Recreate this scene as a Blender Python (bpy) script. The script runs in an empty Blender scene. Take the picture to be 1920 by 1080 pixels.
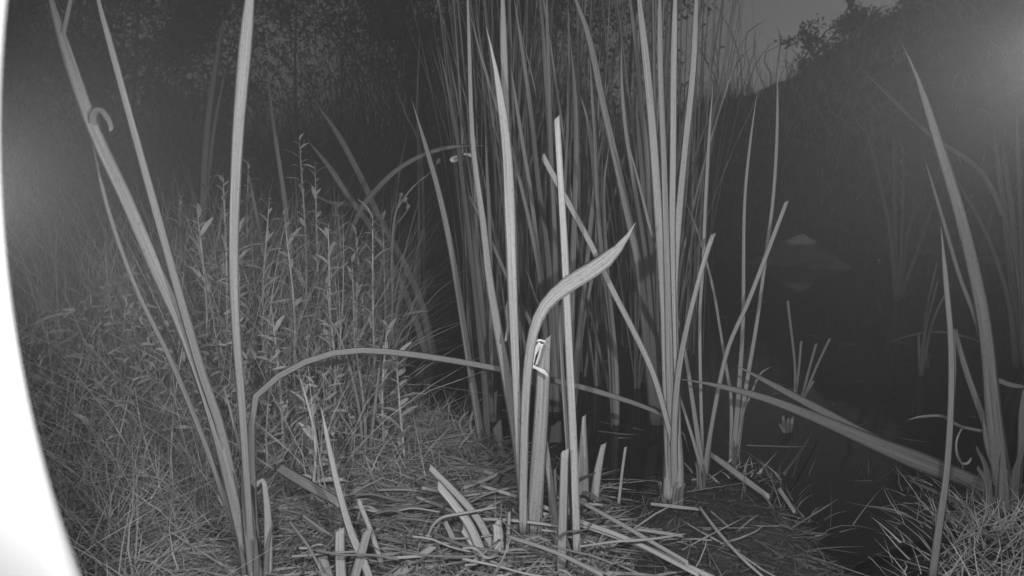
import bpy, bmesh, math, random
import numpy as np
from mathutils import Vector, Matrix, noise
random.seed(7); rng = np.random.default_rng(7)
R = math.radians
sc = bpy.context.scene
C = sc.collection

# ------------------------------------------------------------------ camera, sky, sun, exposure
F = 1500.0; CAM_Z = 0.6; TILT = math.atan(240/1500)
cd = bpy.data.cameras.new('camera'); cam = bpy.data.objects.new('camera', cd); C.objects.link(cam)
cam.location = (0, 0, CAM_Z); cam.rotation_euler = (math.pi/2-TILT, 0, 0)
cd.sensor_width = 36; cd.lens = 36*F/1920; cd.clip_start = 0.01; cd.clip_end = 400
cd.dof.use_dof = True; cd.dof.focus_distance = 1.6; cd.dof.aperture_fstop = 9.0
sc.camera = cam
SUN_EL, SUN_ROT = 1.0, 60.0
w = bpy.data.worlds.new('World'); sc.world = w; w.use_nodes = True
nt = w.node_tree; nt.nodes.clear()
sky = nt.nodes.new('ShaderNodeTexSky'); sky.sky_type = 'NISHITA'; sky.sun_disc = False
sky.sun_elevation = R(SUN_EL); sky.sun_rotation = R(SUN_ROT)
bw = nt.nodes.new('ShaderNodeRGBToBW'); bg = nt.nodes.new('ShaderNodeBackground'); wo = nt.nodes.new('ShaderNodeOutputWorld')
bg.inputs[1].default_value = 0.15      # pre-dawn: the infrared camera sees the sky in one grey channel
nt.links.new(sky.outputs[0], bw.inputs[0]); nt.links.new(bw.outputs[0], bg.inputs[0]); nt.links.new(bg.outputs[0], wo.inputs[0])
sd = bpy.data.lights.new('sun', 'SUN'); sd.energy = 0.02; sd.angle = R(12)
so = bpy.data.objects.new('sun', sd); C.objects.link(so)
so.rotation_euler = (R(90-SUN_EL-3), 0, R(180-SUN_ROT))
sc.view_settings.view_transform = 'Standard'; sc.view_settings.look = 'None'
sc.view_settings.exposure = 0; sc.view_settings.gamma = 1; sc.view_settings.use_curve_mapping = False
sc.render.engine = 'CYCLES'
cy = sc.cycles
cy.use_denoising = True; cy.max_bounces = 4; cy.diffuse_bounces = 2; cy.glossy_bounces = 2
cy.volume_bounces = 0; cy.transparent_max_bounces = 4; cy.sample_clamp_indirect = 2
try: cy.denoiser = 'OPENIMAGEDENOISE'
except Exception: pass

# ------------------------------------------------------------------ helpers
ct, st = math.cos(TILT), math.sin(TILT)
def ray(px, py):
    u, v = (px-960)/F, (540-py)/F
    return Vector((u, ct+v*st, -st+v*ct))
def P(px, py, Y):                        # the point that lies at distance Y along that sight line
    d = ray(px, py); return Vector((0, 0, CAM_Z)) + d*(Y/d.y)
def G(px, py, z=None):                   # the point on the level z (the near mud is a little above the water)
    if z is None: z = .02 if py > 880 else 0.0
    d = ray(px, py); return Vector((0, 0, CAM_Z)) + d*((z-CAM_Z)/d.z)
def tag(o, label=None, cat=None, group=None, kind=None):
    if label: o['label'] = label
    if cat: o['category'] = cat
    if group: o['group'] = group
    if kind: o['kind'] = kind
    return o
def empty(name, loc, label, cat, group=None):
    o = bpy.data.objects.new(name, None); C.objects.link(o); o.location = loc
    o.empty_display_size = .05
    return tag(o, label, cat, group)
def link(name, me, parent=None, world=True):
    o = bpy.data.objects.new(name, me); C.objects.link(o)
    if parent:
        o.parent = parent
        if world: o.matrix_parent_inverse = Matrix.Translation(parent.location).inverted()
    return o

# ------------------------------------------------------------------ materials (one grey channel: near-infrared reflectances)
def node_mat(name, lo, hi, rough=.6, kind='noise', scale=8, bump=0, spec=.3, rand=.0):
    m = bpy.data.materials.new(name); m.use_nodes = True
    n = m.node_tree.nodes; l = m.node_tree.links
    b = n['Principled BSDF']; b.inputs['Roughness'].default_value = rough
    b.inputs['Specular IOR Level'].default_value = spec
    tc = n.new('ShaderNodeTexCoord'); mp = n.new('ShaderNodeMapping'); l.new(mp.inputs[0], tc.outputs['UV' if kind == 'leaf' else 'Object'])
    nz = n.new('ShaderNodeTexNoise'); nz.inputs['Detail'].default_value = 5
    l.new(nz.inputs['Vector'], mp.outputs[0])
    if kind == 'leaf':
        mp.inputs['Scale'].default_value = (11, 2.2, 1); nz.inputs['Scale'].default_value = 1.0
    else:
        nz.inputs['Scale'].default_value = scale
    cr = n.new('ShaderNodeValToRGB'); l.new(cr.inputs[0], nz.outputs[0])
    cr.color_ramp.elements[0].position = .3; cr.color_ramp.elements[1].position = .7
    cr.color_ramp.elements[0].color = (lo, lo, lo, 1); cr.color_ramp.elements[1].color = (hi, hi, hi, 1)
    col = cr.outputs[0]
    if kind == 'leaf':                   # blemishes and brown spots
        sp = n.new('ShaderNodeTexNoise'); sp.inputs['Scale'].default_value = 3; sp.inputs['Detail'].default_value = 3
        mp2 = n.new('ShaderNodeMapping'); mp2.inputs['Scale'].default_value = (2.5, 16, 1)
        l.new(mp2.inputs[0], tc.outputs['UV']); l.new(sp.inputs['Vector'], mp2.outputs[0])
        r2 = n.new('ShaderNodeValToRGB'); r2.color_ramp.elements[0].position = .57; r2.color_ramp.elements[1].position = .74
        r2.color_ramp.elements[0].color = (1, 1, 1, 1); r2.color_ramp.elements[1].color = (.55, .55, .55, 1)
        l.new(r2.inputs[0], sp.outputs[0])
        mx = n.new('ShaderNodeMix'); mx.data_type = 'RGBA'; mx.blend_type = 'MULTIPLY'; mx.inputs[0].default_value = 1
        l.new(mx.inputs[6], col); l.new(mx.inputs[7], r2.outputs[0]); col = mx.outputs[2]
    if rand:
        oi = n.new('ShaderNodeObjectInfo'); mr = n.new('ShaderNodeMapRange')
        mr.inputs[3].default_value = 1-rand; mr.inputs[4].default_value = 1+rand
        l.new(mr.inputs[0], oi.outputs['Random'])
        mx = n.new('ShaderNodeMix'); mx.data_type = 'RGBA'; mx.blend_type = 'MULTIPLY'; mx.inputs[0].default_value = 1
        l.new(mx.inputs[6], col); l.new(mx.inputs[7], mr.outputs[0]); col = mx.outputs[2]
    l.new(b.inputs['Base Color'], col)
    if bump:
        bp = n.new('ShaderNodeBump'); bp.inputs['Strength'].default_value = bump; bp.inputs['Distance'].default_value = .01
        l.new(bp.inputs['Height'], nz.outputs[0]); l.new(b.inputs['Normal'], bp.outputs[0])
    return m
M_REED = node_mat('reed_leaf', .26, .50, .5, 'leaf', bump=.25, rand=.16)
M_DEAD = node_mat('dead_reed', .30, .60, .65, 'leaf', bump=.4, rand=.18)
M_PITH_GLARE = node_mat('torn_pith_glare', .75, .9, .35, 'noise', 60, bump=.3, spec=.7)  # torn pith, with lamp glare painted in as extra white
M_DIM = node_mat('dim_reed', .15, .27, .6, 'leaf', bump=.3, rand=.25)  # darker reed tone for straws, rotted stubs, sheaths and faint stalks
M_REED_DIMMED = node_mat('reed_leaf_dimmed', .14, .28, .6, 'leaf', bump=.3, rand=.1)  # weaker light on the right clump put into the colour; also some sheaths
M_REED_DIMMED2 = node_mat('reed_leaf_half_dimmed', .20, .38, .55, 'leaf', bump=.3, rand=.12)  # reed colour darkened to paint weaker lamplight on the left front leaves
M_MID = node_mat('standing_reed', .34, .54, .6, 'leaf', bump=.3, rand=.3)
M_HERB = node_mat('herb_leaf', .40, .72, .6, 'noise', 30, rand=.2)
M_GRASS = node_mat('grass_blade', .32, .68, .6, 'noise', 18)
M_DRY = node_mat('dry_grass', .48, .85, .7, 'noise', 5)
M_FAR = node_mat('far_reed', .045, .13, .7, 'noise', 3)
M_LITTER = node_mat('reed_litter', .18, .44, .7, 'noise', 25)
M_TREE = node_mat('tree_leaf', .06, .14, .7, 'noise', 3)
M_BARK = node_mat('bark', .06, .13, .8, 'noise', 12, bump=.4)
M_MUD = node_mat('wet_mud', .035, .13, .45, 'noise', 9, bump=.6, spec=.4)
M_ROCK = node_mat('rock', .10, .22, .7, 'noise', 11, bump=.7)
M_ROCKTOP = node_mat('pale_rock_top', .6, .8, .8, 'noise', 14, bump=.5)  # lighter tone for the upper cap of the rock
M_HOOD = node_mat('housing_plastic', .15, .16, .5, 'noise', 3)
M_METAL = node_mat('lamp_body', .08, .1, .4, 'noise', 20)
mw = bpy.data.materials.new('pool_water'); mw.use_nodes = True
b = mw.node_tree.nodes['Principled BSDF']; b.inputs['Base Color'].default_value = (.006, .006, .006, 1)
b.inputs['Roughness'].default_value = .06; b.inputs['IOR'].default_value = 1.33
nz = mw.node_tree.nodes.new('ShaderNodeTexNoise'); nz.inputs['Scale'].default_value = 7
bp = mw.node_tree.nodes.new('ShaderNodeBump'); bp.inputs['Strength'].default_value = .05; bp.inputs['Distance'].default_value = .02
tc = mw.node_tree.nodes.new('ShaderNodeTexCoord')
mw.node_tree.links.new(nz.inputs['Vector'], tc.outputs['Object'])
mw.node_tree.links.new(bp.inputs['Height'], nz.outputs[0]); mw.node_tree.links.new(b.inputs['Normal'], bp.outputs[0])

# ------------------------------------------------------------------ terrain and water
SX = [-9, -3, -.62, -.42, -.29, -.20, -.12, -.03, .05, .15, .25, .33, .42, .47, .50, .72, .80, 1.0, 1.5, 4]
SY = [9, 6, 3.1, 2.75, 2.1, 1.66, 1.62, 1.58, 1.45, 1.37, 1.38, 1.47, 1.42, 1.32, .85, .85, 1.08, 1.25, 1.5, 2.2]
FX = [-12, -3, -1.0, .6, 2.0, 3.2, 6, 12]
FY = [3, 4.2, 4.6, 5.5, 5.5, 5.2, 5.0, 5]
def height(x, y):
    d = np.interp(x, SX, SY)-y
    d = d+.03*np.sin(x*31+2*np.sin(y*17))+.02*np.sin(x*67+y*43)
    near = .011*np.tanh(d*9)
    near = np.where(near < 0, near*11, near)
    mound = .08*np.exp(-(((x+.75)/.42)**2+((y-2.1)/.7)**2))
    tus = .15*np.exp(-(((x-.87)/.13)**2+((y-1.36)/.11)**2))
    isle = .20*np.exp(-(((x+.03)/.07)**2+((y-1.66)/.07)**2)) * 0
    f = y-np.interp(x, FX, FY)
    top = np.interp(x, [-9, .5, 1.5, 2.2, 2.9, 3.6, 5, 8], [.35, .35, .85, 1.2, 1.3, 1.85, 2.9, 4.5])
    far = top*(1-np.exp(-np.clip(f, 0, 99)*.95))*np.exp(-np.clip((y-8.6)/3, 0, 9)**2) + .05*np.tanh(f*4)
    far = np.where(f > 0, far, -.16*np.minimum(1, -f*3))
    h = np.where(near > far, near, far)
    return h + mound + tus
def ground_z(x, y): return float(height(np.array(x), np.array(y)))
n = 240
g = np.linspace(-1, 1, n); gx = np.sinh(g*3.6)/np.sinh(3.3)*14
gy = 4+np.sinh(g*3.3)/np.sinh(3.3)*12
X, Yg = np.meshgrid(gx, gy); Z = height(X, Yg)
near_m = (np.abs(X) < 8) & (np.abs(Yg-4) < 8)
for i, j in zip(*np.nonzero(near_m)):
    p = Vector((X[i, j], Yg[i, j], 0))
    Z[i, j] += .005*noise.noise(p*6)+.004*noise.noise(p*17)+(.14*noise.noise(p*.9)+.10*noise.noise(p*2.6)+.04*noise.noise(p*7) if p.y > 5.3 else 0)
me = bpy.data.meshes.new('ground')
idx = np.arange(n*n).reshape(n, n)
faces = np.stack([idx[:-1, :-1], idx[:-1, 1:], idx[1:, 1:], idx[1:, :-1]], -1).reshape(-1, 4)
me.from_pydata(np.stack([X, Yg, Z], -1).reshape(-1, 3).tolist(), [], faces.tolist())
me.polygons.foreach_set('use_smooth', [True]*len(me.polygons)); me.materials.append(M_MUD)
tag(link('ground', me), kind='structure')
me = bpy.data.meshes.new('water')
me.from_pydata([(-7, .3, 0), (9, .3, 0), (9, 7.5, 0), (-7, 7.5, 0)], [], [(0, 1, 2, 3)]); me.materials.append(mw)
tag(link('water', me), kind='structure')

# ------------------------------------------------------------------ leaves, stalks
SEC = [(-.5, 0), (-.27, .13), (0, .07), (.27, .13), (.5, 0), (.27, -.06), (0, -.12), (-.27, -.06)]
RND = [(.5*math.cos(a), .5*math.sin(a)) for a in [math.pi*(1-k/4) for k in range(8)]]
def spline(pts, n):
    pts = [Vector(p) for p in pts]
    if len(pts) == 2: return [pts[0].lerp(pts[1], i/(n-1)) for i in range(n)]
    Q = [pts[0]*2-pts[1]]+pts+[pts[-1]*2-pts[-2]]
    dens = []
    for i in range(1, len(Q)-2):
        a, b_, c, d = Q[i-1:i+3]
        for k in range(10):
            t = k/10
            dens.append(.5*((2*b_)+(c-a)*t+(2*a-5*b_+4*c-d)*t*t+(3*b_-a-3*c+d)*t**3))
    dens.append(pts[-1])
    L = [0]
    for i in range(1, len(dens)): L.append(L[-1]+(dens[i]-dens[i-1]).length)
    out = []; j = 0
    for i in range(n):
        s = L[-1]*i/(n-1)
        while j < len(L)-2 and L[j+1] < s: j += 1
        out.append(dens[j].lerp(dens[j+1], (s-L[j])/max(1e-9, L[j+1]-L[j])))
    return out
def leaf_mesh(name, pts, wid, mat, tip='point', rot=0, twist=0, section=SEC, n=None, eye=Vector((0, 0, CAM_Z))):
    """pts: points in space from base to tip; wid: widths in metres, spread evenly from base to tip"""
    n = n or max(8, min(26, 5*len(pts)))
    c = spline(pts, n); V = []; Fc = []; UV = []; k = len(section); s = 0
    for i, p in enumerate(c):
        T = (c[min(n-1, i+1)]-c[max(0, i-1)]).normalized()
        N = (eye-p) if eye is not None else Vector((0, -1, .2))
        N = (N-T*N.dot(T)).normalized(); S = T.cross(N)
        a = rot+twist*(i/(n-1))
        S2 = S*math.cos(a)+N*math.sin(a); N2 = N*math.cos(a)-S*math.sin(a)
        t = i/(n-1)
        wd = float(np.interp(t, np.linspace(0, 1, len(wid)), wid))
        if tip == 'point': wd *= min(1, .06+((1-t)*7)**.8) if t > .8 else 1
        if i: s += (p-c[i-1]).length
        for j, (u, v) in enumerate(section):
            q = p+S2*(u*wd)+N2*(v*wd)
            if tip == 'cut' and i == n-1: q += T*(u*wd*.7+random.uniform(-.1, .2)*wd)
            V.append(q); UV.append((u+.5, s*3))
    for i in range(n-1):
        for j in range(k):
            Fc.append((i*k+j, i*k+(j+1) % k, (i+1)*k+(j+1) % k, (i+1)*k+j))
    Fc.append(tuple(range(k))[::-1]); Fc.append(tuple((n-1)*k+j for j in range(k)))
    me = bpy.data.meshes.new(name); me.from_pydata(V, [], Fc)
    uv = me.uv_layers.new(name='UV')
    off = random.random()*9
    for lp in me.loops: uv.data[lp.index].uv = (UV[lp.vertex_index][0]+off, UV[lp.vertex_index][1]+off)
    me.polygons.foreach_set('use_smooth', [len(f) == 4 for f in Fc]); me.materials.append(mat)
    me.update(); return me
def pleaf(parent, pix, w, lean=.0, tip='point', mat=None, rot=None, twist=None, name='leaf', Y0=None, Y1=None, section=SEC, z=None):
    """a leaf through sight lines of the photograph, standing in depth from Y0 (where its foot is on the ground) to Y1"""
    mat = mat or M_REED
    if Y0 is None: Y0 = G(*pix[0], z).y
    if Y1 is None: Y1 = Y0+lean
    L = [0]
    for a, b_ in zip(pix, pix[1:]): L.append(L[-1]+math.hypot(a[0]-b_[0], a[1]-b_[1]))
    pts = [P(x, y, Y0+(Y1-Y0)*l/L[-1]) for (x, y), l in zip(pix, L)]
    wm = [q*(Y0+(Y1-Y0)*i/max(1, len(w)-1))/F for i, q in enumerate(w)]
    rot = random.uniform(-.35, .35) if rot is None else rot
    twist = random.uniform(-.4, .4) if twist is None else twist
    return link(name, leaf_mesh(name, pts, wm, mat, tip, rot, twist, section), parent)
def plant(name, foot, label, cat='reed plant', group=None, z=None):
    return empty(name, G(foot[0], foot[1], z), label, cat, group)
RG = 'cattail reeds standing in and beside the pool'

# A: left front cattail
a = plant('cattail', (480, 1092), 'tall pale cattail in left foreground with long leaves leaning left', 'cattail', RG)
Y = G(480, 1092).y
pleaf(a, [(474, 1090), (456, 800), (441, 600), (438, 450), (446, 250), (468, 0), (482, -120)], [16, 15, 16, 18, 21, 25, 24], -.05, mat=M_REED_DIMMED2, Y0=Y, rot=.1)
pleaf(a, [(472, 1090), (405, 800), (345, 620), (295, 510), (235, 370), (175, 240), (118, 75), (80, -60)], [20, 24, 26, 26, 25, 23, 20], .05, mat=M_REED_DIMMED2, Y0=Y, rot=-.2)
pleaf(a, [(470, 1085), (420, 830), (380, 705), (332, 540), (260, 280), (215, 115), (184, 0), (165, -90)], [18, 20, 18, 16, 15, 13, 12], -.04, mat=M_REED_DIMMED2, Y0=Y+.02, rot=.25)
pleaf(a, [(466, 1085), (448, 1012), (380, 820), (320, 675), (255, 540), (205, 400), (175, 275), (170, 240)], [13, 12, 11, 10, 9, 8, 7], .06, mat=M_REED_DIMMED2, Y0=Y+.01)
pleaf(a, [(488, 1090), (474, 930), (471, 800), (476, 752), (488, 735), (530, 700), (590, 672), (660, 657), (760, 663), (900, 685), (1050, 716), (1150, 743), (1230, 772), (1272, 800), (1290, 832), (1293, 852)],
      [17, 16, 14, 14, 13, 13, 12, 12, 11, 9, 7], mat=M_REED_DIMMED2, Y0=Y+.02, Y1=1.40, rot=0, twist=.1)
pleaf(a, [(468, 900), (440, 800), (420, 725)], [8, 7, 4], mat=M_REED_DIMMED2, Y0=Y, Y1=Y+.02)
pleaf(a, [(172, 240), (176, 212), (190, 208), (204, 226), (209, 243)], [15, 14, 12, 11, 9], mat=M_REED_DIMMED2, Y0=Y+.04, Y1=Y, tip='cut')
pleaf(a, [(112, 90), (118, 65), (126, 30), (134, -10), (140, -60)], [10, 9, 8], mat=M_REED_DIMMED2, Y0=Y+.05, Y1=Y+.03)
pleaf(a, [(480, 1092), (462, 960), (455, 850)], [34, 20, 8], mat=M_REED_DIMMED2, Y0=Y-.01, lean=.02)
s = plant('cut_reed_stub', (500, 1088), 'broad cut reed stub with curled tip beside the left front cattail', 'reed stub', 'cut reed stubs')
pleaf(s, [(503, 1090), (502, 980), (497, 920), (494, 903), (486, 901), (483, 912)], [17, 18, 17, 12, 8], tip='cut', mat=M_DEAD, rot=0)

# B: central bright cattail
bb = plant('cattail', (988, 1005), 'brightest cattail in centre with spoon-shaped curved blade and torn stub', 'cattail', RG)
Y = G(988, 1005).y
pleaf(bb, [(990, 1005), (978, 850), (965, 620), (956, 430), (949, 250), (944, 80), (941, -80)], [24, 22, 20, 18, 17, 15, 13], .03, Y0=Y, rot=.2)
pleaf(bb, [(985, 1000), (972, 800), (963, 600), (957, 430), (949, 270), (931, 140), (911, 47)], [20, 18, 17, 20, 23, 18, 8], -.02, Y0=Y-.02, rot=-.1, twist=.2, mat=M_DEAD)
pleaf(bb, [(986, 1000), (975, 860), (950, 705), (921, 545), (906, 420), (892, 320), (884, 225), (880, 90), (877, 0), (876, -60)], [24, 25, 23, 19, 15, 12, 9, 8, 7], .10, Y0=Y+.02, rot=-.2)
pleaf(bb, [(980, 1000), (982, 850), (987, 720), (998, 630), (1020, 575), (1060, 536), (1115, 502), (1150, 475), (1175, 445), (1192, 417)], [18, 18, 18, 18, 19, 20, 24, 36, 34, 14], Y0=Y-.03, Y1=Y-.1, rot=.15, twist=.25, mat=M_DEAD)
pleaf(bb, [(1000, 1000), (1010, 850), (1017, 740), (1020, 660), (1021, 640)], [34, 32, 30, 28, 26], Y0=Y-.01, lean=-.02, tip='cut', rot=0, twist=0, mat=M_DEAD)
pleaf(bb, [(1012, 642), (1003, 660), (998, 676), (994, 684), (1006, 690), (1020, 698), (1028, 706)], [4, 12, 8, 14, 6, 11, 5], Y0=Y-.065, Y1=Y-.06, tip='cut', mat=M_PITH_GLARE, name='torn_strip')  # torn strips widened to paint the white glare on the stub top
pleaf(bb, [(1016, 645), (1012, 662), (1006, 684)], [9, 4, 7], Y0=Y-.065, Y1=Y-.06, tip='cut', mat=M_PITH_GLARE, name='torn_strip')
pleaf(bb, [(1000, 641), (1012, 638), (1024, 641)], [4, 5, 4], Y0=Y-.06, Y1=Y-.06, tip='cut', mat=M_PITH_GLARE, name='torn_strip')
pleaf(bb, [(948, 640), (953, 610), (950, 580), (955, 560)], [5, 8, 7, 4], Y0=Y, Y1=Y, tip='cut', mat=M_DEAD, name='torn_strip')
pleaf(bb, [(960, 980), (1020, 990), (985, 930)], [30, 30, 20], Y0=Y, lean=.01, name='leaf_sheath', mat=M_DIM)
s = plant('cut_reed_stub', (1055, 1068), 'flat-topped cut reed stub standing in front of the tall cut stalk', 'reed stub', 'cut reed stubs')
pleaf(s, [(1052, 1070), (1056, 950), (1059, 846)], [22, 19, 17], tip='cut', mat=M_REED, rot=0)
s = plant('cut_reed_stalk', (1082, 1048), 'tall straight reed stalk cut square at its top right of centre', 'reed stalk', RG)
pleaf(s, [(1082, 1050), (1077, 880), (1068, 680), (1060, 500), (1051, 340), (1044, 222)], [17, 17, 16, 16, 14, 12], tip='cut', mat=M_DEAD, rot=.1, twist=0)
pleaf(s, [(1080, 1040), (1062, 800), (1052, 640), (1050, 560)], [14, 10, 9, 7], lean=.03)
cutstalk = s
s = plant('cattail', (1045, 1000), 'slim reed shoot between central cattail and flat-topped stub', 'cattail', RG)
pleaf(s, [(1048, 1020), (1025, 850), (1005, 720), (985, 640)], [15, 15, 14, 9], .05)
pleaf(s, [(1040, 1010), (1030, 900), (1028, 830)], [12, 10, 5], .02)

# D: plants in the water right behind
d = plant('cattail', (1038, 772), 'slender cattail in water behind the central bright one', 'cattail', RG)
for pix, ww in [([(1034, 772), (1015, 540), (998, 440), (980, 360), (960, 280), (935, 210), (905, 115), (880, 20)], 9),
                ([(1042, 772), (1031, 540), (1024, 450), (1010, 350), (997, 225), (982, 115), (963, -10)], 11),
                ([(1046, 770), (1021, 560), (1008, 470), (995, 360), (977, 250), (957, 120)], 10),
                ([(1036, 772), (1038, 540), (1036, 400), (1030, 250), (1022, 125), (1012, 0), (1006, -80)], 11),
                ([(1043, 772), (1042, 500), (1034, 300), (1028, 100), (1024, -60)], 10),
                ([(1050, 770), (1057, 540), (1060, 350), (1065, 225), (1067, 100), (1065, -40)], 7),
                ([(1030, 770), (1000, 620), (960, 540), (920, 450), (865, 335)], 8)]:
    pleaf(d, pix, [ww*1.8, ww*1.4, ww, ww*.9, ww*.7], random.uniform(-.15, .2))
d = plant('cattail', (1068, 770), 'cattail with one broad twisted leaf behind the square-cut stalk', 'cattail', RG)
for pix, ww in [([(1066, 790), (1073, 520), (1079, 350), (1080, 250), (1077, 165), (1069, 70)], 13),
                ([(1070, 780), (1083, 650), (1096, 540), (1110, 400), (1120, 310), (1135, 240)], 10),
                ([(1074, 780), (1088, 640), (1110, 520), (1128, 440)], 9),
                ([(1064, 780), (1030, 620), (1005, 560), (985, 500)], 8)]:
    pleaf(d, pix, [ww*1.5, ww*1.2, ww, ww*.9, ww*.6], random.uniform(-.1, .2))
d = plant('cattail', (1154, 797), 'cattail of three close leaves rising from open water right of centre', 'cattail', RG)
for pix, ww in [([(1153, 797), (1143, 620), (1132, 520), (1125, 440), (1117, 350), (1105, 240), (1087, 175)], 13),
                ([(1155, 797), (1150, 650), (1135, 520), (1122, 400), (1116, 260), (1110, 175), (1106, 90)], 10),
                ([(1157, 797), (1155, 680), (1140, 520), (1132, 360), (1143, 270)], 8),
                ([(1150, 760), (1120, 640), (1100, 560)], 7)]:
    pleaf(d, pix, [ww*1.4, ww*1.2, ww, ww*.9, ww*.6], random.uniform(-.1, .2))
d = plant('cattail', (1230, 797), 'cattail in water immediately left of the tallest right-centre clump', 'cattail', RG)
for pix, ww in [([(1230, 797), (1214, 640), (1200, 510), (1176, 395), (1155, 300), (1130, 190), (1105, 70), (1076, -10), (1060, -60)], 15),
                ([(1232, 797), (1222, 540), (1216, 350), (1209, 255), (1201, 190), (1194, 100), (1181, 0), (1172, -60)], 12),
                ([(1236, 797), (1222, 560), (1210, 400), (1202, 300), (1192, 185)], 11),
                ([(1228, 797), (1206, 540), (1195, 400), (1178, 270)], 10),
                ([(1234, 797), (1215, 520), (1190, 350), (1174, 250), (1166, 160), (1165, 72)], 9)]:
    pleaf(d, pix, [ww*1.5, ww*1.3, ww*1.1, ww, ww*.9, ww*.6], random.uniform(-.1, .2))
# C
c = plant('cattail', (1263, 935), 'tall thick-based cattail right of centre with five leaves leaving the frame', 'cattail', RG)
Y = G(1263, 935).y
for pix, wl in [([(1258, 930), (1250, 700), (1244, 540), (1233, 375), (1222, 225), (1210, 100), (1199, 0), (1192, -80)], [22, 20, 18, 18, 17, 15, 13]),
                ([(1262, 930), (1256, 700), (1251, 500), (1245, 300), (1239, 150), (1237, 0), (1236, -80)], [22, 17, 14, 13, 12, 11]),
                ([(1266, 930), (1263, 700), (1260, 450), (1262, 300), (1263, 150), (1266, 0), (1268, -80)], [22, 17, 14, 13, 13, 12]),
                ([(1270, 930), (1266, 700), (1264, 540), (1271, 425), (1285, 275), (1300, 125), (1306, 0), (1310, -80)], [22, 20, 16, 15, 13, 12, 11]),
                ([(1266, 925), (1264, 820), (1272, 700), (1291, 600), (1320, 490), (1337, 440)], [16, 14, 12, 10, 10]),
                ([(1270, 890), (1260, 830), (1228, 710), (1190, 625), (1148, 543), (1110, 462), (1060, 370), (1018, 293)], [10, 11, 12, 12, 12, 12, 12]),
                ([(1262, 936), (1263, 860), (1262, 780)], [48, 40, 26])]:
    cut = len(wl) in (5, 7) and pix[-1][1] > 250
    pleaf(c, pix, wl, random.uniform(-.04, .06), Y0=Y, tip='cut' if cut else 'point', rot=random.uniform(-.2, .2))
# right of C
e = plant('cattail', (1322, 903), 'thin-leaved reed with crossing leaves between thick clump and right mud hummock', 'cattail', RG)
for pix, wl, cut in [([(1320, 900), (1300, 760), (1280, 640), (1240, 490), (1220, 430), (1205, 370), (1192, 320), (1176, 260)], [13, 10, 8, 8, 7, 6], 0),
                ([(1322, 900), (1295, 810), (1270, 730)], [9, 7, 5], 0),
                ([(1322, 900), (1326, 850), (1345, 740), (1366, 650), (1402, 568), (1440, 470), (1475, 378)], [11, 9, 9, 9, 9, 8], 1),
                ([(1318, 890), (1312, 620), (1318, 500), (1322, 400), (1330, 250), (1338, 150)], [8, 7, 7, 7, 5], 0),
                ([(1324, 900), (1330, 840), (1342, 750)], [8, 7, 4], 0)]:
    pleaf(e, pix, wl, random.uniform(-.05, .1), tip='cut' if cut else 'point')
e_thin = e
e = plant('cattail', (1375, 868), 'slim reed with upright pointed leaves rooted on the right mud hummock', 'cattail', RG)
for pix, wl in [([(1374, 868), (1386, 720), (1393, 600), (1394, 500), (1396, 380), (1405, 280), (1420, 170)], [14, 11, 9, 8, 7, 6, 4]),
                ([(1378, 868), (1400, 720), (1420, 600), (1436, 480), (1450, 370), (1457, 250), (1458, 115)], [14, 10, 8, 7, 7, 6, 4]),
                ([(1371, 868), (1371, 750), (1362, 690), (1350, 615), (1337, 540), (1312, 445), (1283, 372)], [10, 8, 7, 6, 6, 5, 4]),
                ([(1378, 866), (1392, 780), (1408, 740), (1425, 702), (1447, 687)], [8, 6, 5, 5, 4]),
                ([(1376, 868), (1388, 780), (1400, 690)], [13, 11, 8])]:
    pleaf(e, pix, wl, random.uniform(-.05, .1))
# far thin stalks standing in the pool
for k, (fx, fy, lst) in enumerate([(1490, 745, [[(1490, 745), (1490, 680), (1477, 565)], [(1491, 745), (1498, 690), (1502, 640)]]),
                                   (1506, 748, [[(1503, 748), (1515, 700), (1530, 645)], [(1507, 748), (1530, 690), (1556, 635)], [(1505, 748), (1525, 715)]])]):
    q = plant('broken_reed', (fx, fy), ['pair of broken reed stalks alone in the dark pool', 'short broken reed stalks slanting right in the dark pool'][k], 'reed stalk', RG)
    for pix in lst: pleaf(q, pix, [6, 5, 5], 0, tip='cut', mat=M_DEAD)
q = plant('torn_reed_stub', (1476, 812), 'small pale splayed torn stub floating below the fallen leaves', 'reed stub', 'cut reed stubs')
for pix in [[(1472, 812), (1468, 780)], [(1477, 812), (1478, 785)], [(1481, 810), (1487, 782)], [(1474, 812), (1461, 795)]]: pleaf(q, pix, [9, 9, 5], 0, tip='cut', mat=M_DEAD)

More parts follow.
